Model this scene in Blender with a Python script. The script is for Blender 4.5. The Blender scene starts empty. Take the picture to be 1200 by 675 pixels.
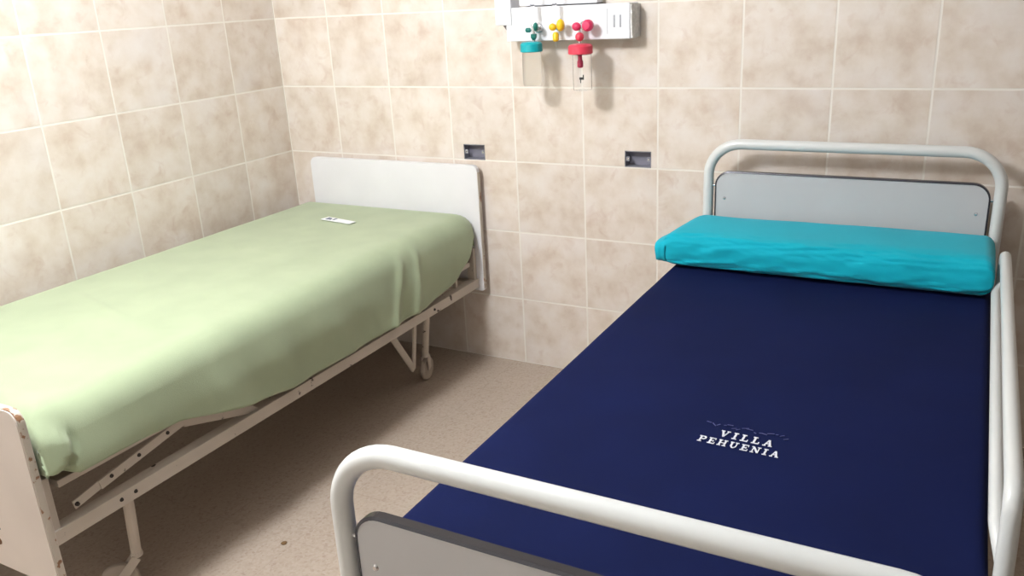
import bpy, bmesh, math, random
from mathutils import Vector, Matrix, noise
random.seed(7)
PI = math.pi
SC = bpy.context.scene
COL = SC.collection

# ---------------------------------------------------------------- camera, world, light, exposure
cam_d = bpy.data.cameras.new('camera')
cam = bpy.data.objects.new('camera', cam_d)
COL.objects.link(cam)
YAW, PITCH, ROLL = -0.50860, -0.33340, -0.05300
F_ = Vector((math.sin(YAW)*math.cos(PITCH), math.cos(YAW)*math.cos(PITCH), math.sin(PITCH)))
R0 = Vector((math.cos(YAW), -math.sin(YAW), 0)); U0 = R0.cross(F_)
R_ = R0*math.cos(ROLL) + U0*math.sin(ROLL); U_ = -R0*math.sin(ROLL) + U0*math.cos(ROLL)
m = Matrix((R_, U_, -F_)).transposed().to_4x4()
m.translation = Vector((2.9472, -3.1397, 1.6007))
cam.matrix_world = m
cam_d.sensor_width = 36.0
cam_d.lens = 991.38/1200*36.0
cam_d.clip_start = 0.02
SC.camera = cam

SC.view_settings.view_transform = 'Standard'
SC.view_settings.look = 'None'
SC.view_settings.gamma = 1.0
SC.view_settings.use_curve_mapping = False
SC.view_settings.exposure = 0.0

w = bpy.data.worlds.new('world'); SC.world = w
w.use_nodes = True
w.node_tree.nodes['Background'].inputs[0].default_value = (1, 0.97, 0.93, 1)
w.node_tree.nodes['Background'].inputs[1].default_value = 0.02

LAMP_POS = (1.15, -2.20, 2.42)      # the opal globe lamp hanging from the ceiling lights the whole room
LAMP_RADIUS, LAMP_STRENGTH, LAMP_COLOR = 0.20, 118.0, (0.945, 0.972, 1.0)

# ---------------------------------------------------------------- material helpers
def nodes(name):
    mt = bpy.data.materials.new(name); mt.use_nodes = True
    nt = mt.node_tree
    return mt, nt, nt.nodes['Principled BSDF']
def N(nt, t, **kw):
    n = nt.nodes.new(t)
    for k, v in kw.items():
        if k.startswith('i_'):
            n.inputs[int(k[2:])].default_value = v
        else:
            setattr(n, k, v)
    return n
def L(nt, a, b): nt.links.new(a, b)
def srgb(r, g, b):
    f = lambda c: (c/255/12.92) if c/255 <= 0.04045 else ((c/255+0.055)/1.055)**2.4
    return (f(r), f(g), f(b), 1)
def ramp(nt, fac, stops):
    n = N(nt, 'ShaderNodeValToRGB')
    e = n.color_ramp.elements
    while len(e) < len(stops): e.new(0.5)
    for el, (p, c) in zip(e, stops): el.position = p; el.color = c
    L(nt, fac, n.inputs[0]); return n
def mixc(nt, fac, a, b):
    n = N(nt, 'ShaderNodeMix', data_type='RGBA')
    for s, v in ((0, fac), (6, a), (7, b)):
        if hasattr(v, 'is_linked'): L(nt, v, n.inputs[s])
        else: n.inputs[s].default_value = v
    return n.outputs[2]
def mth(nt, op, a, b=None, c=None):
    n = N(nt, 'ShaderNodeMath', operation=op)
    for s, v in ((0, a), (1, b), (2, c)):
        if v is None: continue
        if hasattr(v, 'is_linked'): L(nt, v, n.inputs[s])
        else: n.inputs[s].default_value = v
    return n.outputs[0]
def mat(name, col, rough=0.5, metal=0.0, var=0.0, vscale=8.0, bump=0.0, bscale=60.0, bdist=0.002, spec=None, sheen=0.0, coat=0.0):
    mt, nt, p = nodes(name)
    p.inputs['Roughness'].default_value = rough; p.inputs['Metallic'].default_value = metal
    if spec is not None: p.inputs['Specular IOR Level'].default_value = spec
    if sheen: p.inputs['Sheen Weight'].default_value = sheen
    if coat: p.inputs['Coat Weight'].default_value = coat
    tc = N(nt, 'ShaderNodeTexCoord')
    no = N(nt, 'ShaderNodeTexNoise'); no.inputs['Scale'].default_value = vscale; no.inputs['Detail'].default_value = 5
    L(nt, tc.outputs['Object'], no.inputs[0])
    k = max(var, 0.02)
    a = tuple(max(0, c*(1-k)) for c in col[:3])+(1,); b = tuple(min(1, c*(1+k)) for c in col[:3])+(1,)
    r = ramp(nt, no.outputs[0], [(0.3, a), (0.7, b)])
    L(nt, r.outputs[0], p.inputs['Base Color'])
    if bump:
        bn = N(nt, 'ShaderNodeTexNoise'); bn.inputs['Scale'].default_value = bscale; bn.inputs['Detail'].default_value = 4
        L(nt, tc.outputs['Object'], bn.inputs[0])
        bp = N(nt, 'ShaderNodeBump'); bp.inputs['Strength'].default_value = bump; bp.inputs['Distance'].default_value = bdist
        L(nt, bn.outputs[0], bp.inputs['Height']); L(nt, bp.outputs[0], p.inputs['Normal'])
    return mt

TILE = 0.3125
def tile_material(name, au, av):
    """glazed square wall tiles, mottled beige; au, av pick the two axes of the wall (0 x, 1 y, 2 z)"""
    mt, nt, p = nodes(name)
    tc = N(nt, 'ShaderNodeTexCoord')
    sp = N(nt, 'ShaderNodeSeparateXYZ'); L(nt, tc.outputs['Object'], sp.inputs[0])
    u = mth(nt, 'DIVIDE', sp.outputs[au], TILE); v = mth(nt, 'DIVIDE', sp.outputs[av], 0.31)
    fu = mth(nt, 'FRACT', u); fv = mth(nt, 'FRACT', v)
    du = mth(nt, 'ABSOLUTE', mth(nt, 'SUBTRACT', fu, 0.5)); dv = mth(nt, 'ABSOLUTE', mth(nt, 'SUBTRACT', fv, 0.5))
    dd = mth(nt, 'MAXIMUM', du, dv)
    g = N(nt, 'ShaderNodeMapRange', interpolation_type='SMOOTHSTEP')
    L(nt, dd, g.inputs[0]); g.inputs[1].default_value = 0.484; g.inputs[2].default_value = 0.4935
    grout = g.outputs[0]
    cid = N(nt, 'ShaderNodeCombineXYZ'); L(nt, mth(nt, 'FLOOR', u), cid.inputs[0]); L(nt, mth(nt, 'FLOOR', v), cid.inputs[1])
    wn = N(nt, 'ShaderNodeTexWhiteNoise', noise_dimensions='2D'); L(nt, cid.outputs[0], wn.inputs[0])
    sh = mth(nt, 'MULTIPLY', wn.outputs[0], 37.0)
    n1 = N(nt, 'ShaderNodeTexNoise', noise_dimensions='4D'); n1.inputs['Scale'].default_value = 9.0; n1.inputs['Detail'].default_value = 6; n1.inputs['Roughness'].default_value = 0.55
    L(nt, tc.outputs['Object'], n1.inputs[0]); L(nt, sh, n1.inputs['W'])
    n2 = N(nt, 'ShaderNodeTexNoise', noise_dimensions='4D'); n2.inputs['Scale'].default_value = 14.0; n2.inputs['Detail'].default_value = 3
    L(nt, tc.outputs['Object'], n2.inputs[0]); L(nt, mth(nt, 'ADD', sh, 11.0), n2.inputs['W'])
    base = ramp(nt, n1.outputs[0], [(0.30, srgb(202, 185, 170)), (0.44, srgb(214, 201, 188)), (0.56, srgb(221, 210, 200)), (0.72, srgb(226, 218, 211))]).outputs[0]
    n2.inputs['Distortion'].default_value = 0.8; n2.inputs['Roughness'].default_value = 0.6
    spot = N(nt, 'ShaderNodeMapRange'); L(nt, n2.outputs[0], spot.inputs[0]); spot.inputs[1].default_value = 0.55; spot.inputs[2].default_value = 0.78; spot.inputs[4].default_value = 0.48
    c1 = mixc(nt, spot.outputs[0], base, srgb(190, 162, 144))
    n3 = N(nt, 'ShaderNodeTexNoise', noise_dimensions='4D'); n3.inputs['Scale'].default_value = 5.0; n3.inputs['Detail'].default_value = 2
    L(nt, tc.outputs['Object'], n3.inputs[0]); L(nt, mth(nt, 'ADD', sh, 23.0), n3.inputs['W'])
    pale = N(nt, 'ShaderNodeMapRange'); L(nt, n3.outputs[0], pale.inputs[0]); pale.inputs[1].default_value = 0.55; pale.inputs[2].default_value = 0.75; pale.inputs[4].default_value = 0.5
    c1 = mixc(nt, pale.outputs[0], c1, srgb(226, 220, 218))
    # every tile a little lighter or darker
    hv = N(nt, 'ShaderNodeHueSaturation'); L(nt, c1, hv.inputs['Color'])
    L(nt, mth(nt, 'ADD', mth(nt, 'MULTIPLY', wn.outputs[0], 0.10), 0.95), hv.inputs['Value'])
    col = mixc(nt, grout, hv.outputs[0], srgb(232, 226, 217))
    L(nt, col, p.inputs['Base Color'])
    rg = N(nt, 'ShaderNodeMapRange'); L(nt, grout, rg.inputs[0]); rg.inputs[3].default_value = 0.32; rg.inputs[4].default_value = 0.8
    L(nt, rg.outputs[0], p.inputs['Roughness'])
    p.inputs['Specular IOR Level'].default_value = 0.35
    h = mth(nt, 'SUBTRACT', mth(nt, 'MULTIPLY', n1.outputs[0], 0.15), grout)
    bp = N(nt, 'ShaderNodeBump'); bp.inputs['Strength'].default_value = 0.35; bp.inputs['Distance'].default_value = 0.002
    L(nt, h, bp.inputs['Height']); L(nt, bp.outputs[0], p.inputs['Normal'])
    return mt
def floor_material():
    mt, nt, p = nodes('floor_terrazzo')
    tc = N(nt, 'ShaderNodeTexCoord'); sp = N(nt, 'ShaderNodeSeparateXYZ'); L(nt, tc.outputs['Object'], sp.inputs[0])
    fu = mth(nt, 'FRACT', mth(nt, 'DIVIDE', sp.outputs[0], 0.30)); fv = mth(nt, 'FRACT', mth(nt, 'DIVIDE', sp.outputs[1], 0.30))
    dd = mth(nt, 'MAXIMUM', mth(nt, 'ABSOLUTE', mth(nt, 'SUBTRACT', fu, 0.5)), mth(nt, 'ABSOLUTE', mth(nt, 'SUBTRACT', fv, 0.5)))
    g = N(nt, 'ShaderNodeMapRange'); L(nt, dd, g.inputs[0]); g.inputs[1].default_value = 0.490; g.inputs[2].default_value = 0.496; g.inputs[4].default_value = 0.16
    vo = N(nt, 'ShaderNodeTexVoronoi'); vo.inputs['Scale'].default_value = 130.0; L(nt, tc.outputs['Object'], vo.inputs[0])
    sc = ramp(nt, mth(nt, 'FRACT', mth(nt, 'MULTIPLY', vo.outputs['Color'], 1.0)), [(0.05, srgb(160, 142, 128)), (0.3, srgb(175, 160, 146)), (0.8, srgb(184, 171, 158))]).outputs[0]
    n1 = N(nt, 'ShaderNodeTexNoise'); n1.inputs['Scale'].default_value = 5.0; n1.inputs['Detail'].default_value = 5; L(nt, tc.outputs['Object'], n1.inputs[0])
    c = mixc(nt, mth(nt, 'MULTIPLY', n1.outputs[0], 0.5), sc, srgb(176, 157, 140))
    c = mixc(nt, g.outputs[0], c, srgb(140, 120, 104))
    L(nt, c, p.inputs['Base Color']); p.inputs['Roughness'].default_value = 0.42; p.inputs['Specular IOR Level'].default_value = 0.35
    return mt
def chipped(name, paint, under, amount=0.63, scale=16.0):
    mt, nt, p = nodes(name)
    tc = N(nt, 'ShaderNodeTexCoord')
    n1 = N(nt, 'ShaderNodeTexNoise'); n1.inputs['Scale'].default_value = scale; n1.inputs['Detail'].default_value = 8; n1.inputs['Roughness'].default_value = 0.6
    L(nt, tc.outputs['Object'], n1.inputs[0])
    mk = N(nt, 'ShaderNodeMapRange'); L(nt, n1.outputs[0], mk.inputs[0]); mk.inputs[1].default_value = amount; mk.inputs[2].default_value = amount+0.03
    n2 = N(nt, 'ShaderNodeTexNoise'); n2.inputs['Scale'].default_value = 5; L(nt, tc.outputs['Object'], n2.inputs[0])
    pc = ramp(nt, n2.outputs[0], [(0.3, tuple(c*0.9 for c in paint[:3])+(1,)), (0.7, paint)]).outputs[0]
    L(nt, mixc(nt, mk.outputs[0], pc, under), p.inputs['Base Color'])
    p.inputs['Roughness'].default_value = 0.45
    bp = N(nt, 'ShaderNodeBump'); bp.inputs['Strength'].default_value = 0.4; bp.inputs['Distance'].default_value = 0.001; bp.invert = True
    L(nt, mk.outputs[0], bp.inputs['Height']); L(nt, bp.outputs[0], p.inputs['Normal'])
    return mt
def clear_material(name, col, alpha_rough=0.05):
    mt, nt, p = nodes(name)
    p.inputs['Base Color'].default_value = col; p.inputs['Transmission Weight'].default_value = 1.0
    p.inputs['Roughness'].default_value = alpha_rough; p.inputs['IOR'].default_value = 1.2
    return mt

M = {}
M['wall_back'] = tile_material('beige_tiles_back', 0, 2)
M['wall_side'] = tile_material('beige_tiles_side', 1, 2)
M['floor'] = floor_material()
M['ceiling'] = mat('ceiling_paint', srgb(186, 184, 180), 0.9, bump=0.1)
M['front_paint'] = mat('front_wall_paint', srgb(232, 230, 224), 0.9, bump=0.1)
M['plaster'] = mat('side_paint', srgb(124, 114, 104), 0.9, var=0.05, bump=0.1)
M['white_lam'] = mat('white_laminate', srgb(228, 227, 230), 0.35, var=0.02)
M['lam_edge'] = chipped('worn_laminate_edge', srgb(205, 196, 184), srgb(150, 112, 84), 0.57, 24)
M['cream_lam'] = chipped('cream_laminate', srgb(222, 212, 204), srgb(150, 110, 80), 0.80, 14)
M['old_paint'] = chipped('chipped_cream_paint', srgb(206, 196, 184), srgb(60, 44, 36), 0.635, 18)
M['steel_dark'] = mat('dull_steel', srgb(120, 116, 116), 0.5, 0.6)
M['rubber'] = mat('caster_rubber', srgb(176, 164, 152), 0.6)
M['rubber_dark'] = mat('dark_rubber', srgb(48, 42, 40), 0.7)
M['white_paint'] = mat('white_powder_coat', srgb(213, 215, 214), 0.28, var=0.02, coat=0.15)
M['grey_panel'] = mat('light_grey_laminate', srgb(190, 190, 192), 0.45, var=0.02)
M['edge_band'] = mat('dark_edge_band', srgb(74, 74, 82), 0.2, 0.35)
M['chrome'] = mat('screw_metal', srgb(210, 210, 212), 0.25, 0.9)
M['green'] = mat('green_fleece', srgb(161, 174, 142), 0.95, var=0.06, vscale=7, bump=0.3, bscale=420, bdist=0.003, sheen=0.25)
M['mattress'] = mat('mattress_cover', srgb(178, 150, 112), 0.8, var=0.05)
M['navy'] = mat('navy_cotton', srgb(12, 22, 64), 0.85, var=0.10, vscale=5, bump=0.25, bscale=350, bdist=0.001, spec=0.12)
M['print'] = mat('white_print', srgb(222, 224, 232), 0.8)
M['print_worn'] = mat('worn_print', srgb(74, 80, 128), 0.8)
M['teal'] = mat('turquoise_cotton', srgb(0, 168, 190), 0.8, var=0.05, vscale=6, bump=0.25, bscale=300, bdist=0.001, spec=0.25, sheen=0.12)
M['card'] = mat('white_card', srgb(236, 238, 240), 0.6)
M['ink'] = mat('dark_blue_ink', srgb(60, 76, 110), 0.6)
M['abs_white'] = mat('white_plastic', srgb(232, 233, 238), 0.35)
M['abs_grey'] = mat('grey_plastic', srgb(160, 162, 168), 0.4)
M['foam'] = mat('ragged_plaster_end', srgb(226, 224, 222), 0.9, var=0.12, vscale=60, bump=1.0, bscale=90, bdist=0.01)
M['cyan_plastic'] = mat('turquoise_plastic', srgb(0, 165, 175), 0.4)
M['dark_green'] = mat('green_plastic', srgb(20, 110, 100), 0.4)
M['yellow'] = mat('yellow_plastic', srgb(228, 188, 30), 0.4)
M['pink'] = mat('raspberry_plastic', srgb(206, 50, 92), 0.4)
M['red'] = mat('coral_red_plastic', srgb(216, 62, 84), 0.4)
M['clear'] = clear_material('clear_plastic', (1, 1, 1, 1))
M['milky'] = clear_material('milky_plastic', srgb(240, 240, 236), 0.35)
M['box_steel'] = mat('galvanized_steel', srgb(150, 150, 160), 0.45, 0.3, var=0.25, vscale=30)
M['box_plate'] = mat('box_back_plate', srgb(128, 126, 138), 0.6, 0.1)  # plate at the back of the boxes, a darker grey than the shell
M['black'] = mat('black_mark', srgb(14, 14, 14), 0.5)

# ---------------------------------------------------------------- geometry helpers
def thing(name, label, cat, loc, group=None):
    o = bpy.data.objects.new(name, None); COL.objects.link(o)
    o.empty_display_size = 0.05; o.location = loc; o['label'] = label; o['category'] = cat
    if group: o['group'] = group
    return o
def tag(o, label, cat, group=None):
    o['label'] = label; o['category'] = cat
    if group: o['group'] = group
    return o
def root_loc(p):
    v = Vector((0, 0, 0))
    while p is not None: v += p.location; p = p.parent
    return v
def obj(name, bm, mt, parent=None, smooth=False, loc=None, label=None):
    """link a bmesh given in world coordinates as one object"""
    if parent is not None:
        bmesh.ops.translate(bm, verts=bm.verts, vec=-root_loc(parent))
    elif loc is not None:
        bmesh.ops.translate(bm, verts=bm.verts, vec=-Vector(loc))
    bmesh.ops.recalc_face_normals(bm, faces=bm.faces)
    me = bpy.data.meshes.new(name); bm.to_mesh(me); bm.free()
    o = bpy.data.objects.new(name, me); COL.objects.link(o)
    me.materials.append(mt)
    if smooth:
        me.shade_smooth()
        if smooth != 'full':
            md = me.attributes.get('sharp_edge') or me.attributes.new('sharp_edge', 'BOOLEAN', 'EDGE')
            b2 = bmesh.new(); b2.from_mesh(me)
            vals = [len(e.link_faces) == 2 and e.calc_face_angle() > math.radians(38) for e in b2.edges]
            b2.free(); md.data.foreach_set('value', vals)
    if parent is not None: o.parent = parent
    elif loc is not None: o.location = loc
    if label: o['label'] = label
    return o
def box(bm, x0, x1, y0, y1, z0, z1, bev=0.0, seg=2):
    r = bmesh.ops.create_cube(bm, size=1.0)
    vs = r['verts']
    bmesh.ops.scale(bm, verts=vs, vec=(abs(x1-x0), abs(y1-y0), abs(z1-z0)))
    bmesh.ops.translate(bm, verts=vs, vec=((x0+x1)/2, (y0+y1)/2, (z0+z1)/2))
    if bev > 0:
        es = list({e for v in vs for e in v.link_edges})
        bmesh.ops.bevel(bm, geom=es, offset=bev, segments=seg, affect='EDGES', profile=0.5)
    return bm
def fillet(pts, r, n=8):
    """round the inner corners of a polyline"""
    pts = [Vector(p) for p in pts]; out = [pts[0]]
    for i in range(1, len(pts)-1):
        p = pts[i]; a = (pts[i-1]-p); b = (pts[i+1]-p)
        ang = a.angle(b)
        rr = r[i-1] if isinstance(r, (list, tuple)) else r
        d = min(rr/math.tan(ang/2), a.length*0.49, b.length*0.49); rr = d*math.tan(ang/2)
        a.normalize(); b.normalize()
        c = p + (a+b).normalized()*(rr/math.sin(ang/2))
        s = p+a*d - c; e = p+b*d - c
        tot = s.angle(e); ax = s.cross(e).normalized()
        for k in range(n+1):
            out.append(c + Matrix.Rotation(tot*k/n, 3, ax) @ s)
    out.append(pts[-1]); return out
def tube(bm, pts, r, seg=16, cap=True, closed=False, round_end=False):
    pts = [Vector(p) for p in pts]; n = len(pts)
    rs = r if isinstance(r, (list, tuple)) else [r]*n
    if round_end:
        def ends(p, q, rr):
            d = (p-q).normalized()
            return [(p+d*rr*math.sin(a), rr*max(math.cos(a), 0.05)) for a in (PI/2*0.97, PI/3, PI/6)]
        a = ends(pts[0], pts[1], rs[0]); b = ends(pts[-1], pts[-2], rs[-1])[::-1]
        pts = [x[0] for x in a]+pts+[x[0] for x in b]; rs = [x[1] for x in a]+list(rs)+[x[1] for x in b]; n = len(pts)
    rings = []; prev = None
    for i, p in enumerate(pts):
        if closed: t = (pts[(i+1) % n]-pts[i-1]).normalized()
        elif i == 0: t = (pts[1]-p).normalized()
        elif i == n-1: t = (p-pts[-2]).normalized()
        else: t = ((pts[i+1]-p).normalized()+(p-pts[i-1]).normalized()).normalized()
        if prev is None:
            up = Vector((0, 0, 1)) if abs(t.z) < 0.9 else Vector((1, 0, 0))
            u = t.cross(up).normalized()
        else:
            u = (prev - t*prev.dot(t)).normalized()
        prev = u; v = t.cross(u)
        rings.append([bm.verts.new(p+(u*math.cos(2*PI*k/seg)+v*math.sin(2*PI*k/seg))*rs[i]) for k in range(seg)])
    m_ = n if closed else n-1
    for i in range(m_):
        a, b = rings[i], rings[(i+1) % n]
        for k in range(seg): bm.faces.new((a[k], a[(k+1) % seg], b[(k+1) % seg], b[k]))
    if cap and not closed:
        bm.faces.new(rings[0][::-1]); bm.faces.new(rings[-1])
    return bm
def lathe(bm, prof, c, axis='z', seg=24, cap=True):
    """prof: (radius, height) list, revolved about an axis through c"""
    rings = []
    for r, h in prof:
        ring = []
        for k in range(seg):
            a = 2*PI*k/seg; p, q = r*math.cos(a), r*math.sin(a)
            v = {'z': (p, q, h), 'y': (p, h, q), 'x': (h, p, q)}[axis]
            ring.append(bm.verts.new(Vector(c)+Vector(v)))
        rings.append(ring)
    for a, b in zip(rings, rings[1:]):
        for k in range(seg): bm.faces.new((a[k], a[(k+1) % seg], b[(k+1) % seg], b[k]))
    if cap:
        bm.faces.new(rings[0]); bm.faces.new(rings[-1])
    return bm
def rrect(x0, x1, z0, z1, r, n=6):
    """rounded rectangle outline in 2D; r = (bl, br, tr, tl)"""
    if not isinstance(r, (list, tuple)): r = (r,)*4
    out = []
    for (cx, cz, a0, rr) in ((x0+r[0], z0+r[0], PI, r[0]), (x1-r[1], z0+r[1], 1.5*PI, r[1]), (x1-r[2], z1-r[2], 0, r[2]), (x0+r[3], z1-r[3], 0.5*PI, r[3])):
        if rr < 1e-6: out.append((cx, cz)); continue
        for k in range(n+1):
            a = a0+PI/2*k/n; out.append((cx+rr*math.cos(a), cz+rr*math.sin(a)))
    return out
def prism_y(bm, outline, y0, y1, bev=0.0):
    """outline in x-z, extruded along y"""
    a = [bm.verts.new((x, y0, z)) for x, z in outline]; b = [bm.verts.new((x, y1, z)) for x, z in outline]
    n = len(a)
    fa = bm.faces.new(a); fb = bm.faces.new(b[::-1])
    for k in range(n): bm.faces.new((a[k], b[k], b[(k+1) % n], a[(k+1) % n]))
    if bev:
        bmesh.ops.bevel(bm, geom=list(set(fa.edges) | set(fb.edges)), offset=bev, segments=2, affect='EDGES', profile=0.5)
    return bm
def prism_x(bm, outline, x0, x1):
    a = [bm.verts.new((x0, y, z)) for y, z in outline]; b = [bm.verts.new((x1, y, z)) for y, z in outline]
    n = len(a); bm.faces.new(a); bm.faces.new(b[::-1])
    for k in range(n): bm.faces.new((a[k], b[k], b[(k+1) % n], a[(k+1) % n]))
    return bm
def lerp_table(t, x):
    if x <= t[0][0]: return t[0][1]
    for (a, b), (c, d) in zip(t, t[1:]):
        if x <= c: return b+(d-b)*(x-a)/(c-a)
    return t[-1][1]
def smoothstep(a, b, x):
    t = max(0, min(1, (x-a)/(b-a))); return t*t*(3-2*t)
def strut(bm, a, b, w, t, ax=(1, 0, 0)):
    """flat bar from a to b; t is its thickness along ax, w its width across"""
    a = Vector(a); b = Vector(b); d = (b-a).normalized(); ax = Vector(ax); ax = (ax-d*ax.dot(d)).normalized(); s = d.cross(ax)
    vs = [bm.verts.new(p+s*i*w/2+ax*j*t/2) for p in (a, b) for i, j in ((-1, -1), (1, -1), (1, 1), (-1, 1))]
    for f in ((0, 1, 2, 3), (7, 6, 5, 4), (0, 4, 5, 1), (1, 5, 6, 2), (2, 6, 7, 3), (3, 7, 4, 0)): bm.faces.new([vs[i] for i in f])
    return bm
NB = bmesh.new

# ---------------------------------------------------------------- the room
def struct(name, bm, mt):
    o = obj(name, bm, mt); o['kind'] = 'structure'; return o
RX, FY, HZ = 4.2, -4.4, 2.75
struct('floor', box(NB(), -0.12, RX+0.12, FY-0.12, 0.16, -0.1, 0), M['floor'])
struct('ceiling', box(NB(), -0.12, RX+0.12, FY-0.12, 0.16, HZ, HZ+0.1), M['ceiling'])
HOLES = [(0.992, 1.099, 0.930, 0.997), (1.739, 1.849, 0.931, 0.996)]   # two open junction boxes
b = NB()
xs = sorted({-0.0, RX, *[h[0] for h in HOLES], *[h[1] for h in HOLES]}); zs = sorted({0, HZ, *[h[2] for h in HOLES], *[h[3] for h in HOLES]})
vg = {}
def gv(x, z, y):
    k = (x, z, y)
    if k not in vg: vg[k] = b.verts.new((x, y, z))
    return vg[k]
for i in range(len(xs)-1):
    for j in range(len(zs)-1):
        cx, cz = (xs[i]+xs[i+1])/2, (zs[j]+zs[j+1])/2
        q = [(xs[i], zs[j]), (xs[i+1], zs[j]), (xs[i+1], zs[j+1]), (xs[i], zs[j+1])]
        b.faces.new([gv(x, z, 0.15) for x, z in q][::-1])
        inside = [h for h in HOLES if h[0] < cx < h[1] and h[2]-0.01 < cz < h[3]+0.01 and h[2] <= zs[j] and zs[j+1] <= h[3]]
        if inside: continue
        b.faces.new([gv(x, z, 0) for x, z in q])
def side(p, q):
    b.faces.new((gv(*p, 0), gv(*q, 0), gv(*q, 0.15), gv(*p, 0.15)))
for e in [e for e in b.edges if len(e.link_faces) == 1]:
    pass
bd = [e for e in b.edges if len(e.link_faces) == 1]
for e in bd:
    (v1, v2) = e.verts
    if abs(v1.co.y) < 1e-6 and abs(v2.co.y) < 1e-6:
        p, q = (v1.co.x, v1.co.z), (v2.co.x, v2.co.z)
        k1 = [k for k, v in vg.items() if v is v1][0]; k2 = [k for k, v in vg.items() if v is v2][0]
        b.faces.new((v1, v2, gv(k2[0], k2[1], 0.15), gv(k1[0], k1[1], 0.15)))
struct('wall_back', b, M['wall_back'])
struct('wall_left', box(NB(), -0.12, 0, FY-0.1, 0.15, 0, HZ), M['wall_side'])
struct('wall_right', box(NB(), RX, RX+0.12, FY-0.1, 0.15, 0, HZ), M['plaster'])
struct('wall_front', box(NB(), 0, RX, FY-0.12, FY, 0, HZ), M['front_paint'])

# the lamp that lights the room
lm, nt, p = nodes('lit_opal_glass'); p.inputs['Emission Color'].default_value = LAMP_COLOR+(1,); p.inputs['Emission Strength'].default_value = LAMP_STRENGTH
lx_, ly_, lz_ = LAMP_POS
t = thing('ceiling_lamp', 'glowing opal globe lamp hanging from the ceiling near the foot ends of the beds', 'lamp', (lx_, ly_, HZ))
obj('ceiling_rose', lathe(NB(), [(0.01, -0.035), (0.05, -0.03), (0.07, -0.008), (0.07, 0.0)], (lx_, ly_, HZ), 'z', 24), M['abs_white'], t)
obj('stem', tube(NB(), [(lx_, ly_, HZ-0.03), (lx_, ly_, lz_+LAMP_RADIUS-0.01)], 0.01, 12), M['abs_white'], t)
b = NB(); bmesh.ops.create_uvsphere(b, u_segments=24, v_segments=14, radius=LAMP_RADIUS); bmesh.ops.translate(b, verts=b.verts, vec=LAMP_POS)
obj('globe', b, lm, t, smooth='full')

# ---------------------------------------------------------------- open junction boxes in the back wall
for (x0, x1, z0, z1), lab in zip(HOLES, ('open metal electrical box in the tiled wall above the old white headboard', 'open metal electrical box in the tiled wall between the two beds, left of tube headboard')):
    t = thing('junction_box', lab, 'electrical box', ((x0+x1)/2, 0.0, z0), 'open electrical boxes in the tiled wall')
    b = NB(); e = 0.0015; D = 0.045
    box(b, x0+e, x1-e, 0.0, D, z0+e, z0+e+0.002); box(b, x0+e, x1-e, 0.0, D, z1-e-0.002, z1-e)
    box(b, x0+e, x0+e+0.002, 0.0, D, z0+e, z1-e); box(b, x1-e-0.002, x1-e, 0.0, D, z0+e, z1-e)
    obj('box_shell', b, M['box_steel'], t)
    obj('back_plate', box(NB(), x0+0.004, x1-0.004, D-0.004, D, z0+0.004, z1-0.004), M['box_plate'], t)
    for sx in (x0+0.012, x1-0.012):
        zc = (z0+z1)/2
        lg = obj('screw_lug', prism_y(NB(), rrect(sx-0.008, sx+0.008, zc-0.009, zc+0.009, 0.004), 0.004, 0.007), M['box_steel'], t)
        obj('screw', lathe(NB(), [(0.0005, 0), (0.004, 0), (0.0045, 0.002)], (sx, 0.0022, zc), 'y', 12), M['chrome'], lg)

# ---------------------------------------------------------------- old bed, left
HBX0, HBX1 = 0.155, 1.082
bed = thing('hospital_bed', 'old white hospital bed with plain laminate headboard and chipped frame against left wall', 'bed', (0.6, -1.1, 0), 'hospital beds')
hb = obj('headboard', prism_y(NB(), rrect(HBX0, HBX1, 0.345, 0.915, (0.01, 0.01, 0.025, 0.03)), -0.052, -0.030, 0.002), M['white_lam'], bed)
obj('edge_band', prism_y(NB(), rrect(HBX1-0.0005, HBX1+0.003, 0.355, 0.885, 0.001), -0.050, -0.031), M['lam_edge'], hb)
fb = obj('footboard', prism_y(NB(), rrect(HBX0, 1.062, 0.250, 0.742, (0.01, 0.01, 0.03, 0.03)), -2.158, -2.136, 0.002), M['cream_lam'], bed)
o_ = [(x, z) for x, z in rrect(HBX0, 1.062, 0.250, 0.742, (0.01, 0.01, 0.03, 0.03))]
b = NB()
ring = rrect(HBX0-0.002, 1.065, 0.248, 0.745, (0.01, 0.01, 0.03, 0.03))
va = [b.verts.new((x, -2.155, z)) for x, z in ring]; vb = [b.verts.new((x, -2.139, z)) for x, z in ring]
vc = [b.verts.new((x, -2.155, z)) for x, z in o_]; vd = [b.verts.new((x, -2.139, z)) for x, z in o_]
for k in range(len(ring)):
    k2 = (k+1) % len(ring)
    b.faces.new((va[k], va[k2], vb[k2], vb[k])); b.faces.new((va[k], vc[k], vc[k2], va[k2])); b.faces.new((vb[k], vb[k2], vd[k2], vd[k]))
obj('edge_band', b, M['lam_edge'], fb)
# a knocked-out knot and two screw heads on the outside of the footboard
b = NB(); lathe(b, [(0.0005, 0), (0.011, 0), (0.0115, 0.002)], (0.838, -2.1598, 0.330), 'y', 14)
obj('crank_hole', b, mat('hole_brown', srgb(112, 78, 50), 0.8), fb)
for sx, sz in ((0.857, 0.372), (0.36, 0.372)):
    obj('screw', lathe(NB(), [(0.0005, 0), (0.0035, 0), (0.004, 0.002)], (sx, -2.1595, sz), 'y', 10), M['steel_dark'], fb)
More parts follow.
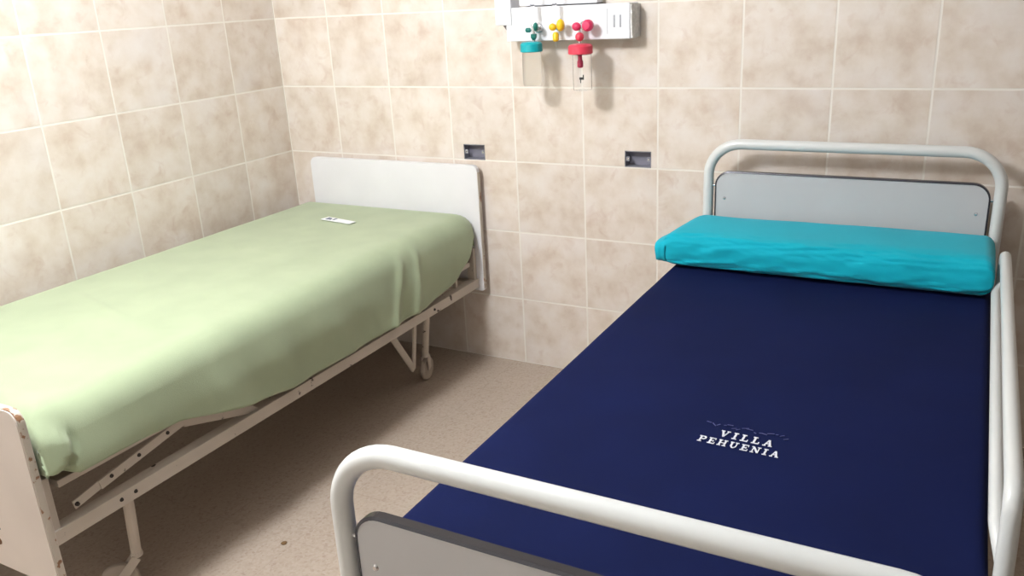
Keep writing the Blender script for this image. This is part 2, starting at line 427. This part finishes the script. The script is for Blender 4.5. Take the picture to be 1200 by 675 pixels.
# frame
def angle_rail(x_out, sgn):
    b = NB()
    box(b, x_out-sgn*0.004, x_out, -2.134, -0.054, 0.362, 0.402, 0.001)
    box(b, x_out-sgn*0.040, x_out-sgn*0.003, -2.134, -0.054, 0.397, 0.402, 0.001)
    return b
obj('side_rail', angle_rail(1.058, 1), M['old_paint'], bed)
obj('side_rail', angle_rail(0.175, -1), M['old_paint'], bed)
for y in (-0.075, -1.1, -2.11):
    obj('cross_rail', box(NB(), 0.18, 1.052, y-0.018, y+0.018, 0.366, 0.396, 0.002), M['old_paint'], bed)
# corner brackets that carry head and footboard
for y0, y1 in ((-0.075, -0.053), (-2.135, -2.112)):
    for x in (0.185, 1.030):
        obj('corner_bracket', box(NB(), x-0.016, x+0.020, y0, y1, 0.40, 0.545, 0.002), M['old_paint'], bed)
# deck that carries the mattress
b = NB(); box(b, 0.19, 1.045, -2.09, -1.50, 0.500, 0.520, 0.002); box(b, 0.19, 1.045, -1.47, -0.10, 0.470, 0.490, 0.002)
obj('mattress_deck', b, M['old_paint'], bed)
for y in (-0.20, -0.85):
    for x in (0.22, 1.025):
        obj('deck_post', box(NB(), x-0.008, x+0.008, y-0.008, y+0.008, 0.40, 0.472, 0.001), M['old_paint'], bed)
# raising levers at the foot end
for x in (1.040, 0.195):
    lv = obj('raising_lever', strut(strut(NB(), (x, -2.062, 0.432), (x, -1.93, 0.458), 0.024, 0.005), (x+0.003, -1.985, 0.447), (x+0.003, -1.66, 0.502), 0.026, 0.006), M['old_paint'], bed)
    for y, z in ((-2.055, 0.433), (-1.95, 0.456), (-1.86, 0.470), (-1.76, 0.487)):
        obj('pivot_bolt', lathe(NB(), [(0.0005, 0.009), (0.005, 0.009), (0.006, 0.002), (0.006, -0.002)], (x, y, z), 'x', 12), M['rubber_dark'], lv)
    obj('lever_bracket', prism_x(NB(), [(-1.69, 0.503), (-1.44, 0.42), (-1.42, 0.40), (-1.46, 0.40), (-1.70, 0.475)], x-0.004, x+0.004), M['old_paint'], bed)
# bolts along the rail
for y in (-1.945, -1.90, -0.42):
    obj('rail_bolt', lathe(NB(), [(0.0005, 0.004), (0.004, 0.004), (0.006, 0.0)], (1.058, y, 0.383), 'x', 10), M['rubber_dark'], bed)
def old_leg(top, bot, hub, turn, mx, brace):
    """a bent tube leg leaning inwards, a caster fork at its foot and the wheel in it"""
    P = lambda v: Vector((mx-v[0], v[1], v[2])) if mx else Vector(v)
    top, bot, hub = P(top), P(bot), P(hub)
    lg = obj('leg', tube(NB(), fillet([top, top+Vector((0, 0, -0.04)), bot], 0.05, 5), 0.0150, 14), M['old_paint'], bed)
    fk = NB(); lathe(fk, [(0.012, 0.118), (0.017, 0.122), (0.017, 0.132), (0.009, 0.150)], (bot.x, bot.y, 0), 'z', 14)
    rot = Matrix.Rotation(turn, 4, 'Z')
    ax = rot @ Vector((1, 0, 0))
    for q in (-1, 1):
        strut(fk, hub+ax*0.0155*q, Vector((bot.x, bot.y, 0.122))+ax*0.0155*q, 0.026, 0.003, ax)
    f = obj('caster_fork', fk, M['old_paint'], lg)
    wh = lathe(NB(), [(0.014, -0.0105), (0.040, -0.0115), (0.049, -0.009), (0.0525, -0.004), (0.0525, 0.004), (0.049, 0.009), (0.040, 0.0115), (0.014, 0.0105)], (0, 0, 0), 'x', 32)
    bmesh.ops.transform(wh, matrix=Matrix.Translation(hub) @ rot, verts=wh.verts)
    obj('wheel', wh, M['rubber'], lg, smooth=True)
    if brace:
        a, c, d = P((1.0, -0.668, 0.37)), P((0.945, -0.452, 0.105)), P((1.0, -0.482, 0.37))
        obj('leg_brace', strut(strut(NB(), a, c, 0.026, 0.010), d, c, 0.020, 0.008), M['old_paint'], bed)
for mx in (None, 1.235):
    old_leg((1.0, -0.405, 0.37), (0.937, -0.345, 0.14), (0.922, -0.322, 0.0527), 0.15, mx, True)
    old_leg((1.02, -1.905, 0.37), (0.948, -1.868, 0.14), (0.905, -1.905, 0.0527), -0.75, mx, False)

# mattress on the old bed
b = box(NB(), 0.160, 1.030, -2.090, -0.098, 0.523, 0.682, 0.045, 4)
tag(obj('mattress', b, M['mattress'], loc=(0.59, -1.1, 0.523), smooth=True), 'tan mattress edge showing under the green blanket on the old left bed', 'mattress')

def drape(x0, x1, y0, y1, zt, rad, hem_r, hem_l, hem_e, wob, top_noise, nx=50, ny=230):
    """a cloth over a mattress: rows along y, each row runs down the left side, over the top and down the right side"""
    bm = NB(); rows = []
    ne = 7
    ys = []
    for k in range(ne+1):                      # rounding at the y1 (head) end
        a = PI/2*k/ne; ys.append((y1-rad+rad*math.cos(a), rad*(1-math.sin(a))))
    ys = [(y1, rad+(zt-rad-hem_e)*(1-k/4)) for k in range(4)]+ys
    for k in range(1, ny): ys.append((y1-rad+(y0-y1+2*rad)*k/ny, 0.0))
    e2 = []
    for k in range(ne+1):
        a = PI/2*k/ne; e2.append((y0+rad-rad*math.sin(a), rad*(1-math.cos(a))))
    e2 += [(y0, rad+(zt-rad-hem_e)*((k+1)/4)) for k in range(4)]
    ys += e2
    fade = lambda y: smoothstep(y0+rad*0.9, y0+rad*2.2, y)*(1-smoothstep(y1-rad*2.2, y1-rad*0.9, y))
    for (y, dz) in ys:
        row = []
        hr, hl = hem_r(y), hem_l(y)
        prof = []
        ns = 22
        for k in range(ns): prof.append((x0, hl+(zt-rad-hl)*k/ns, 0))
        for k in range(7): a = PI/2*k/6; prof.append((x0+rad-rad*math.cos(a), zt-rad+rad*math.sin(a), k/6))
        for k in range(1, nx): prof.append((x0+rad+(x1-x0-2*rad)*k/nx, zt, 1))
        for k in range(7): a = PI/2*k/6; prof.append((x1-rad+rad*math.sin(a), zt-rad+rad*math.cos(a), 1-k/6))
        for k in range(1, ns+1): prof.append((x1, zt-rad+(hr-zt+rad)*k/ns, 0))
        for (x, z, part) in prof:
            zz = min(z, zt-dz) if dz > 0 else z
            if part > 0 and dz == 0: zz += top_noise(x, y)*part*fade(y)
            dx = 0.0
            if x > x1-rad*1.05: dx = wob(y, zz)
            elif x < x0+rad*1.05: dx = -abs(wob(y+5, zz))*0.2
            # pull corners in a little
            cin = 0.35*dz if dz < rad else 0.35*rad
            if x > x1-rad: dx -= cin
            elif x < x0+rad: dx += cin
            row.append(bm.verts.new((x+dx, y, zz)))
        rows.append(row)
    for a, b_ in zip(rows, rows[1:]):
        for k in range(len(a)-1): bm.faces.new((a[k], a[k+1], b_[k+1], b_[k]))
    return bm
HEM = [(-2.13, 0.565), (-2.09, 0.556), (-2.07, 0.545), (-2.055, 0.530), (-1.93, 0.529), (-1.73, 0.516), (-1.60, 0.478), (-1.47, 0.445), (-1.29, 0.420), (-1.13, 0.421), (-0.90, 0.420), (-0.55, 0.425), (-0.37, 0.438), (-0.24, 0.468), (-0.15, 0.530), (-0.10, 0.60)]
def green_wob(y, z):
    d = max(0.0, 0.70-z)
    s = 0.016*smoothstep(0.0, 0.16, d)*(1+0.5*noise.noise(Vector((y*3.1, z*4, 0))))
    s += 0.010*smoothstep(0.02, 0.2, d)*noise.noise(Vector((y*9.0+z*3, z*2.0, 3.3)))
    s += 0.012*math.exp(-((y+0.62+0.35*d)/0.022)**2)*smoothstep(0.01, 0.06, d) + 0.010*math.exp(-((y+0.52+0.2*d)/0.02)**2)*smoothstep(0.0, 0.05, d)
    # the end of the blanket bunched into a fold at the foot corner
    r = math.hypot((y+2.135)/0.088, (z-0.615)/0.066)
    s += 0.030*(1-smoothstep(0.80, 1.0, r)) - 0.008*math.exp(-((r-1.06)/0.07)**2)*smoothstep(0.02, 0.05, d)
    return s
def green_top(x, y):
    s = 0.004*noise.noise(Vector((x*2.5, y*2.0, 1.0)))+0.0015*noise.noise(Vector((x*9, y*6, 2.0)))
    s += 0.003*math.exp(-((y+1.52+0.25*(x-0.5))/0.02)**2)*smoothstep(0.25, 0.4, x)*(1-smoothstep(0.6, 0.75, x))
    s -= 0.012*smoothstep(0.75, 1.05, x)*(0.6+0.4*math.sin(y*2.2))
    return s
b = drape(0.118, 1.062, -2.128, -0.060, 0.715, 0.080, lambda y: lerp_table(HEM, y), lambda y: 0.44, 0.56, green_wob, green_top)
blk = obj('blanket', b, M['green'], smooth='full', loc=(0.59, -1.1, 0.56))
so = blk.modifiers.new('thick', 'SOLIDIFY'); so.thickness = 0.007; so.offset = -1
tag(blk, 'pale green fleece blanket spread over the mattress of the left bed', 'blanket')

# small white card lying on the green blanket
ZC = 0.7175
b = NB()
def card_poly(b, pts, z0, z1):
    a = [b.verts.new((x, y, z0)) for x, y in pts]; c = [b.verts.new((x, y, z1)) for x, y in pts]; n = len(pts)
    b.faces.new(a[::-1]); b.faces.new(c)
    for k in range(n): b.faces.new((a[k], a[(k+1) % n], c[(k+1) % n], c[k]))
    return b
crd = obj('care_label', card_poly(NB(), [(0.482, -0.396), (0.660, -0.424), (0.666, -0.384), (0.490, -0.352)], ZC, ZC+0.002), M['card'], loc=(0.575, -0.39, ZC))
tag(crd, 'small white rectangular label with dark blue mark lying on the green blanket', 'label')
mk = NB()
card_poly(mk, [(0.500, -0.388), (0.516, -0.391), (0.520, -0.366), (0.504, -0.363)], ZC+0.002, ZC+0.0026)
card_poly(mk, [(0.521, -0.392), (0.536, -0.394), (0.530, -0.374), (0.524, -0.372)], ZC+0.002, ZC+0.0026)
card_poly(mk, [(0.540, -0.389), (0.553, -0.391), (0.556, -0.370), (0.543, -0.368)], ZC+0.002, ZC+0.0026)
obj('printed_mark', mk, M['ink'], crd)

# ---------------------------------------------------------------- tube bed, right
XL, XR = 2.110, 3.044           # tube centres
YH, YF = -0.115, -2.243
tb = thing('hospital_bed', 'white steel tube hospital bed with rounded head and foot hoops, right side', 'bed', (2.58, -1.15, 0), 'hospital beds')
TR = 0.0185
def hoop(y, top):
    return tube(NB(), fillet([(XL, y, 0.03), (XL, y, top), (XR, y, top), (XR, y, 0.03)], 0.115, 12), TR, 20)
h1 = obj('head_hoop', hoop(YH, 1.058), M['white_paint'], tb, smooth=True)
h2 = obj('foot_hoop', hoop(YF, 0.944), M['white_paint'], tb, smooth=True)
for h, y in ((h1, YH), (h2, YF)):
    for x in (XL, XR):
        obj('rubber_foot', lathe(NB(), [(0.015, 0.0), (0.023, 0.002), (0.024, 0.03), (0.021, 0.045)], (x, y, 0), 'z', 18), M['rubber_dark'], h, smooth=True)
def end_panel(name, y, z0, z1):
    yo = y
    r = (0.05, 0.05, 0.05, 0.05)
    pn = obj(name, prism_y(NB(), rrect(XL+0.030, XR-0.030, z0, z1, r, 8), yo-0.009, yo+0.009), M['grey_panel'], tb)
    b = NB(); out = rrect(XL+0.0255, XR-0.0255, z0-0.0045, z1+0.0045, (0.054,)*4, 8); inn = rrect(XL+0.031, XR-0.031, z0+0.001, z1-0.001, (0.049,)*4, 8)
    n = len(out)
    ring_ = [[b.verts.new((x, yo+d, z)) for x, z in o2] for o2, d in ((inn, -0.011), (out, -0.008), (out, 0.008), (inn, 0.011))]
    for p_, q_ in zip(ring_, ring_[1:]+ring_[:1]):
        for k in range(n): b.faces.new((p_[k], p_[(k+1) % n], q_[(k+1) % n], q_[k]))
    obj('edge_trim', b, M['edge_band'], pn, smooth=True, label='dark grey edge trim')
    for x in (XL+0.062, XR-0.062):
        obj('screw', lathe(NB(), [(0.0005, -0.0035), (0.004, -0.003), (0.006, 0.0)], (x, yo-0.009, z1-0.095), 'y', 14), M['chrome'], pn, smooth=True)
    for x, s in ((XL, 1), (XR, -1)):
        for z in (z1-0.05, z0+0.06):
            obj('panel_clip', tube(NB(), [(x+s*0.012, yo, z), (x+s*0.034, yo, z)], 0.005, 10), M['chrome'], pn)
    return pn
end_panel('head_panel', YH, 0.52, 0.956)
end_panel('foot_panel', YF, 0.42, 0.829)
for x in (XL, XR):
    obj('side_rail', box(NB(), x-0.015, x+0.015, YF+0.014, YH-0.014, 0.455, 0.505, 0.004), M['white_paint'], tb)
for y in (-0.5, -1.15, -1.8):
    obj('cross_rail', box(NB(), XL+0.015, XR-0.015, y-0.015, y+0.015, 0.46, 0.49, 0.003), M['white_paint'], tb)
obj('mattress_deck', box(NB(), XL-0.01, XR-0.0, YF+0.05, YH-0.05, 0.505, 0.520, 0.003), M['white_paint'], tb)
# side guard on the right
GX = 3.070
b = tube(NB(), fillet([(GX+0.002, -0.43, 0.480), (GX, -0.315, 0.803), (GX, -1.74, 0.803), (GX+0.002, -1.80, 0.480)], 0.05, 8), 0.0150, 16)
gd = obj('side_guard', b, M['white_paint'], tb, smooth=True)
obj('guard_bar', tube(NB(), fillet([(GX, -0.41, 0.72), (GX-0.014, -0.47, 0.716), (GX-0.014, -1.70, 0.716), (GX, -1.765, 0.68)], 0.04, 5), 0.0135, 14), M['white_paint'], gd, smooth=True)

# mattress and navy sheet
b = box(NB(), 2.072, 3.034, -2.160, -0.160, 0.522, 0.655, 0.02, 3)
tag(obj('mattress', b, mat('grey_mattress', srgb(90, 92, 110), 0.8), loc=(2.55, -1.1, 0.522), smooth=True), 'mattress covered by the navy blue sheet on the white tube bed', 'mattress')
def navy_wob(y, z):
    return 0.002*noise.noise(Vector((y*3, z*5, 7)))
def navy_top(x, y):
    return 0.0025*noise.noise(Vector((x*2.2, y*1.6, 4)))+0.0008*noise.noise(Vector((x*8, y*8, 5)))
b = drape(2.056, 3.051, -2.180, -0.142, 0.668, 0.022, lambda y: 0.535, lambda y: 0.53, 0.53, navy_wob, navy_top)
sh = obj('bed_sheet', b, M['navy'], smooth='full', loc=(2.55, -1.1, 0.53))
so = sh.modifiers.new('thick', 'SOLIDIFY'); so.thickness = 0.003; so.offset = -1
tag(sh, 'navy blue bed sheet with white printed words stretched over the right bed', 'bed sheet')

# printed words: slab-serif letters drawn as strokes in a unit box (width, list of (x0,y0,x1,y1,thickness))
GL = {
 'V': (1.0, [((0.18, 1), (0.5, 0), .24), ((0.82, 1), (0.5, 0), .12), ((0.0, 1), (0.38, 1), .11), ((0.62, 1), (1.0, 1), .11)]),
 'I': (0.5, [((0.25, 0), (0.25, 1), .22), ((0.0, 1), (0.5, 1), .11), ((0.0, 0), (0.5, 0), .11)]),
 'L': (0.8, [((0.25, 0), (0.25, 1), .22), ((0.0, 1), (0.5, 1), .11), ((0.0, 0), (0.8, 0), .13), ((0.76, 0), (0.76, 0.3), .10)]),
 'A': (1.0, [((0.18, 0), (0.48, 1), .12), ((0.80, 0), (0.50, 1), .24), ((0.0, 0), (0.36, 0), .11), ((0.60, 0), (1.0, 0), .11), ((0.28, 0.36), (0.7, 0.36), .10)]),
 'P': (0.85, [((0.25, 0), (0.25, 1), .22), ((0.0, 0), (0.5, 0), .11), ((0.0, 1), (0.65, 1), .11), ((0.65, 1), (0.80, 0.85), .16), ((0.80, 0.88), (0.80, 0.62), .17), ((0.80, 0.64), (0.62, 0.48), .15), ((0.25, 0.48), (0.66, 0.48), .11)]),
 'E': (0.85, [((0.25, 0), (0.25, 1), .22), ((0.0, 1), (0.82, 1), .11), ((0.0, 0), (0.85, 0), .12), ((0.25, 0.5), (0.62, 0.5), .10), ((0.80, 1), (0.80, 0.74), .09), ((0.82, 0), (0.82, 0.28), .09), ((0.60, 0.38), (0.60, 0.62), .08)]),
 'H': (1.05, [((0.22, 0), (0.22, 1), .21), ((0.83, 0), (0.83, 1), .21), ((0.22, 0.5), (0.83, 0.5), .11), ((0, 0), (0.44, 0), .11), ((0, 1), (0.44, 1), .11), ((0.61, 0), (1.05, 0), .11), ((0.61, 1), (1.05, 1), .11)]),
 'U': (1.0, [((0.22, 1), (0.22, 0.25), .22), ((0.22, 0.28), (0.40, 0.02), .16), ((0.36, 0.03), (0.62, 0.03), .13), ((0.60, 0.03), (0.78, 0.28), .13), ((0.78, 1), (0.78, 0.25), .13), ((0, 1), (0.44, 1), .11), ((0.58, 1), (1.0, 1), .11)]),
 'N': (1.05, [((0.2, 0), (0.2, 1), .12), ((0.85, 0), (0.85, 1), .12), ((0.2, 1), (0.85, 0), .22), ((0, 0), (0.4, 0), .11), ((0, 1), (0.3, 1), .11), ((0.65, 1), (1.05, 1), .11)]),
}
def text_mesh(words, x0, y0, rot, z):
    """words: list of (string, start offset along baseline, row offset, letter height, width factor, gap)"""
    bm = NB(); cr, sr = math.cos(rot), math.sin(rot); lay = 0
    for s, ox, oy, h, wf, gap in words:
        cx = ox
        for ch in s:
            wd, st = GL[ch]
            for (ax, ay), (bx, by), tk in st:
                lay = (lay+1) % 7
                A = Vector((cx+ax*h*wf, oy+ay*h)); B = Vector((cx+bx*h*wf, oy+by*h))
                d = (B-A).normalized(); n = Vector((-d.y, d.x))*tk*h*wf*0.5 if abs(d.x) < 0.5 else Vector((-d.y, d.x))*tk*h*0.5
                pts = [A+n, A-n, B-n, B+n]
                w_ = [(x0+p.x*cr-p.y*sr, y0+p.x*sr+p.y*cr) for p in pts]
                card_poly(bm, w_, z, z+0.0012+lay*0.00003)
            cx += wd*h*wf+gap
    return bm
ZT = 0.6695
wd = [('VILLA', 0.030, 0.038, 0.0250, 0.80, 0.0080), ('PEHUENIA', -0.006, 0.0, 0.0225, 0.80, 0.0062)]
obj('printed_words', text_mesh(wd, 2.500, -1.541, -0.034, ZT), M['print'], sh, label='white printed words')
b = NB(); rr = random.Random(3)
for k in range(16):                              # what is left of a worn-off top line
    px = 2.497+0.0112*k+rr.uniform(-0.003, 0.003); py = -1.452-0.0006*k+rr.uniform(-0.006, 0.008)
    a = rr.uniform(-0.9, 0.9); l_ = rr.uniform(0.002, 0.008); w_ = 0.0011
    ca, sa = math.cos(a), math.sin(a)
    card_poly(b, [(px+ca*u-sa*v, py+sa*u+ca*v) for u, v in ((-l_, -w_), (l_, -w_), (l_, w_), (-l_, w_))], ZT, ZT+0.001)
obj('worn_print', b, M['print_worn'], sh, label='faint flecks of worn-off print')

# turquoise pillow
def pillow_bm():
    bm = NB(); nu, nv = 200, 72; rows = []
    x0, x1 = 2.034, 3.050
    for i in range(nu+1):
        u = i/nu; x = x0+(x1-x0)*u
        e = min(u/0.05, (1-u)/0.035, 1.0); k = math.sqrt(max(0, 1-(1-e)**2))
        k = 0.55+0.45*k if u < 0.5 else 0.35+0.65*k
        row = []
        for j in range(nv):
            a = 2*PI*j/nv
            ca, sa = math.cos(a), math.sin(a)
            ex = 0.42
            py = math.copysign(abs(ca)**ex, ca); pz = math.copysign(abs(sa)**0.62, sa)
            hw = 0.140*(0.90+0.10*k); hh = 0.062*k
            y = -0.282+py*hw; z = 0.733+pz*hh
            if pz > 0: z += 0.020*(0.5+0.5*py)*k            # rises towards the head panel
            fr = smoothstep(0.4, 0.9, -py)
            wr = noise.noise(Vector((x*6, a*1.6, 0)))*0.007+noise.noise(Vector((x*11+a*5, a*3.0-x*4, 5)))*0.007*fr+noise.noise(Vector((x*26-a*7, a*5.0, 8)))*0.004*fr
            x_ = x+(1-u)**3*0.22*(y+0.40); y -= wr*fr; z += wr*(0.4 if pz > 0 else 0.0)
            z = max(z, 0.6715)
            row.append(bm.verts.new((x_, y, z)))
        rows.append(row)
    for a, b_ in zip(rows, rows[1:]):
        for j in range(nv): bm.faces.new((a[j], a[(j+1) % nv], b_[(j+1) % nv], b_[j]))
    bm.faces.new(rows[0]); bm.faces.new(rows[-1][::-1])
    return bm
pl = obj('pillow', pillow_bm(), M['teal'], smooth='full', loc=(2.55, -0.26, 0.672))
tag(pl, 'long flat turquoise pillow lying at the head of the navy bed', 'pillow')
# open end of the pillowcase on the left
b = NB(); rows = []
for i in range(9):
    u = i/8; row = []
    for j in range(40):
        a = 2*PI*j/40; ca, sa = math.cos(a), math.sin(a)
        py = math.copysign(abs(ca)**0.5, ca); pz = math.copysign(abs(sa)**0.7, sa)
        hw = 0.139-0.012*u+0.004*noise.noise(Vector((u*4, a*2, 9))); hh = 0.052-0.014*u
        yy = -0.284-0.012*u+py*hw; zz = 0.729-0.006*u+pz*hh+0.006*(0.5+0.5*py)
        row.append(b.verts.new((2.052-0.040*u+0.006*math.sin(a*2+1)*u+0.22*(yy+0.40), yy, max(zz, 0.672))))
    rows.append(row)
for a, c in zip(rows, rows[1:]):
    for j in range(40): b.faces.new((a[j], a[(j+1) % 40], c[(j+1) % 40], c[j]))
cf = obj('pillowcase_opening', b, M['teal'], pl, smooth='full')
so = cf.modifiers.new('thick', 'SOLIDIFY'); so.thickness = 0.003; so.offset = 0

# ---------------------------------------------------------------- gas panel on the back wall
PY = -0.090
gp = thing('gas_panel', 'white medical gas panel mounted across the tiled wall between the beds', 'wall panel', (1.55, 0, 1.43), None)
obj('panel_body', box(NB(), 1.308, 1.797, PY, -0.001, 1.426, 1.552, 0.004), M['abs_white'], gp)
b = NB(); box(b, 1.797, 1.804, PY+0.004, -0.001, 1.429, 1.547, 0.0, 1)
bmesh.ops.subdivide_edges(b, edges=b.edges, cuts=7, use_grid_fill=True)
for v in b.verts:
    if v.co.x > 1.80: v.co.x += 0.004*noise.noise(v.co*60)
obj('end_cap', b, M['foam'], gp, label='ragged grey end cap')
obj('seam', box(NB(), 1.708, 1.710, PY-0.0006, PY+0.002, 1.445, 1.535), M['abs_grey'], gp)
for x in (1.736, 1.760):
    obj('outlet_slot', box(NB(), x-0.004, x+0.004, PY-0.0015, PY+0.002, 1.468, 1.512, 0.001), M['abs_grey'], gp)
obj('upper_housing', box(NB(), 1.328, 1.657, -0.060, -0.001, 1.556, 1.80, 0.004), M['abs_white'], gp)
vt = obj('vertical_duct', box(NB(), 1.229, 1.301, -0.080, -0.001, 1.487, 2.40, 0.004), M['abs_white'], gp)
obj('duct_corner', box(NB(), 1.278, 1.3075, -0.080, -0.001, 1.426, 1.487, 0.002), M['abs_white'], gp)
obj('duct_gusset', prism_y(NB(), [(1.252, 1.487), (1.278, 1.487), (1.278, 1.455)], -0.060, -0.040), M['steel_dark'], gp)

def knob(b, c, r, ln, axis='y'):
    lathe(b, [(0.0005, -ln/2), (r*0.75, -ln/2), (r, -ln*0.3), (r, ln*0.3), (r*0.75, ln/2)], c, axis, 18); return b
def ball(b, c, r, sx=1, sy=1, sz=1):
    v = bmesh.ops.create_uvsphere(b, u_segments=16, v_segments=10, radius=r)['verts']
    bmesh.ops.scale(b, verts=v, vec=(sx, sy, sz)); bmesh.ops.translate(b, verts=v, vec=c); return b
YB = PY-0.045
def regulator(name, label, cat, x, z, col, col2, with_tube):
    t = thing(name, label, cat, (x, PY, z), 'gas outlets on the white panel')
    obj('wall_socket', lathe(NB(), [(0.013, PY-0.012), (0.017, PY-0.010), (0.017, PY-0.0005)], (x+0.002, 0, z+0.004), 'y', 18), M['chrome'], t)
    obj('connector', tube(NB(), [(x+0.002, PY-0.010, z+0.004), (x+0.001, YB+0.01, z+0.004), (x, YB, z)], 0.007, 12), M['chrome'], t)
    return t
# oxygen flowmeter
x = 1.425
t = regulator('oxygen_flowmeter', 'dark green oxygen flowmeter with turquoise lidded milky jar, leftmost on white panel', 'flowmeter', x, 1.470, 'dark_green', 'cyan_plastic', True)
b = knob(NB(), (x-0.022, YB, 1.469), 0.009, 0.020, 'x'); obj('fitting', b, M['dark_green'], t, smooth=True)
b = ball(NB(), (x+0.016, YB-0.012, 1.481), 0.016, 0.6, 0.8, 1.0); obj('knob', b, M['dark_green'], t, smooth=True)
obj('flow_tube', lathe(NB(), [(0.0085, 0.0), (0.0085, 0.20), (0.006, 0.205)], (x, YB, 1.482), 'z', 16), M['clear'], t, smooth=True)
obj('stem', tube(NB(), [(x, YB, 1.484), (x, YB, 1.425)], [0.006, 0.006], 12), M['chrome'], t)
obj('nut', lathe(NB(), [(0.005, 0.0), (0.012, 0.012), (0.012, 0.024), (0.006, 0.026)], (x, YB, 1.430), 'z', 8), M['dark_green'], t)
jc = x-0.012
obj('jar_lid', lathe(NB(), [(0.020, 0.036), (0.036, 0.034), (0.042, 0.028), (0.043, 0.0), (0.040, -0.002)], (jc, YB, 1.391), 'z', 28), M['cyan_plastic'], t, smooth=True)
obj('jar', lathe(NB(), [(0.034, 0.0), (0.036, -0.01), (0.037, -0.115), (0.033, -0.128)], (jc, YB, 1.391), 'z', 28), M['milky'], t, smooth=True)
# air outlet, yellow
x = 1.516
t = regulator('air_flowmeter', 'small yellow air flowmeter without jar, middle of the white panel', 'flowmeter', x, 1.474, 'yellow', 'yellow', True)
obj('fitting', ball(NB(), (x-0.006, YB-0.008, 1.478), 0.015, 1.0, 0.8, 0.9), M['yellow'], t, smooth=True)
obj('knob', ball(NB(), (x+0.026, YB-0.006, 1.484), 0.021, 0.75, 0.8, 1.05), M['yellow'], t, smooth=True)
obj('flow_tube', lathe(NB(), [(0.0085, 0.0), (0.0085, 0.20), (0.006, 0.205)], (x, YB, 1.488), 'z', 16), M['clear'], t, smooth=True)
obj('nut', lathe(NB(), [(0.007, 0.0), (0.012, 0.006), (0.012, 0.026), (0.007, 0.034)], (x+0.002, YB, 1.425), 'z', 12), M['yellow'], t, smooth=True)
obj('hose_tip', lathe(NB(), [(0.002, -0.02), (0.003, -0.004), (0.004, 0.004)], (x+0.002, YB, 1.423), 'z', 10), M['milky'], t)
# vacuum regulator, raspberry, with clear jar
x = 1.616
t = regulator('vacuum_regulator', 'raspberry red vacuum regulator with red lid and clear jar, rightmost on white panel', 'regulator', x, 1.474, 'pink', 'red', False)
obj('fitting', ball(NB(), (x-0.008, YB-0.008, 1.477), 0.017, 1.05, 0.8, 0.9), M['pink'], t, smooth=True)
obj('knob', lathe(NB(), [(0.0005, -0.018), (0.013, -0.017), (0.021, -0.008), (0.021, 0.006), (0.015, 0.012)], (x+0.036, YB-0.004, 1.480), 'y', 20), M['pink'], t, smooth=True)
obj('valve_ball', ball(NB(), (x, YB, 1.440), 0.0165), M['red'], t, smooth=True)
obj('stem', tube(NB(), [(x, YB, 1.470), (x, YB, 1.395)], 0.005, 12), M['chrome'], t)
lx = x+0.012
obj('jar_lid', lathe(NB(), [(0.022, 0.038), (0.040, 0.035), (0.046, 0.028), (0.046, 0.002), (0.042, 0.0)], (lx-0.01, YB, 1.378), 'z', 28), M['red'], t, smooth=True)
obj('inner_tube', lathe(NB(), [(0.008, 0.0), (0.008, -0.022), (0.011, -0.026), (0.011, -0.046), (0.006, -0.050)], (lx-0.012, YB, 1.378), 'z', 14), M['pink'], t, smooth=True)
jr = lathe(NB(), [(0.036, 0.0), (0.036, -0.125), (0.034, -0.131)], (lx-0.004, YB, 1.377), 'z', 28)
jo = obj('jar', jr, M['clear'], t, smooth=True)
so = jo.modifiers.new('wall', 'SOLIDIFY'); so.thickness = 0.002; so.offset = -1
b = NB(); box(b, lx+0.000, lx+0.018, YB-0.0385, YB-0.0365, 1.288, 1.297); box(b, lx+0.014, lx+0.018, YB-0.0385, YB-0.0365, 1.296, 1.306); box(b, lx+0.003, lx+0.006, YB-0.0385, YB-0.0365, 1.276, 1.288)
obj('level_mark', b, M['black'], jo)

# a crumb of dirt on the floor between the beds
b = NB(); bmesh.ops.create_icosphere(b, subdivisions=2, radius=0.009)
for v in b.verts:
    v.co *= 1+0.35*noise.noise(v.co*140); v.co.z *= 0.25
bmesh.ops.translate(b, verts=b.verts, vec=(1.174, -1.524, 0.0022))
tag(obj('crumb', b, mat('dirt_brown', srgb(120, 92, 60), 0.9), loc=(1.174, -1.524, 0), smooth='full'), 'small brown crumb of dirt on the beige floor between the beds', 'dirt')
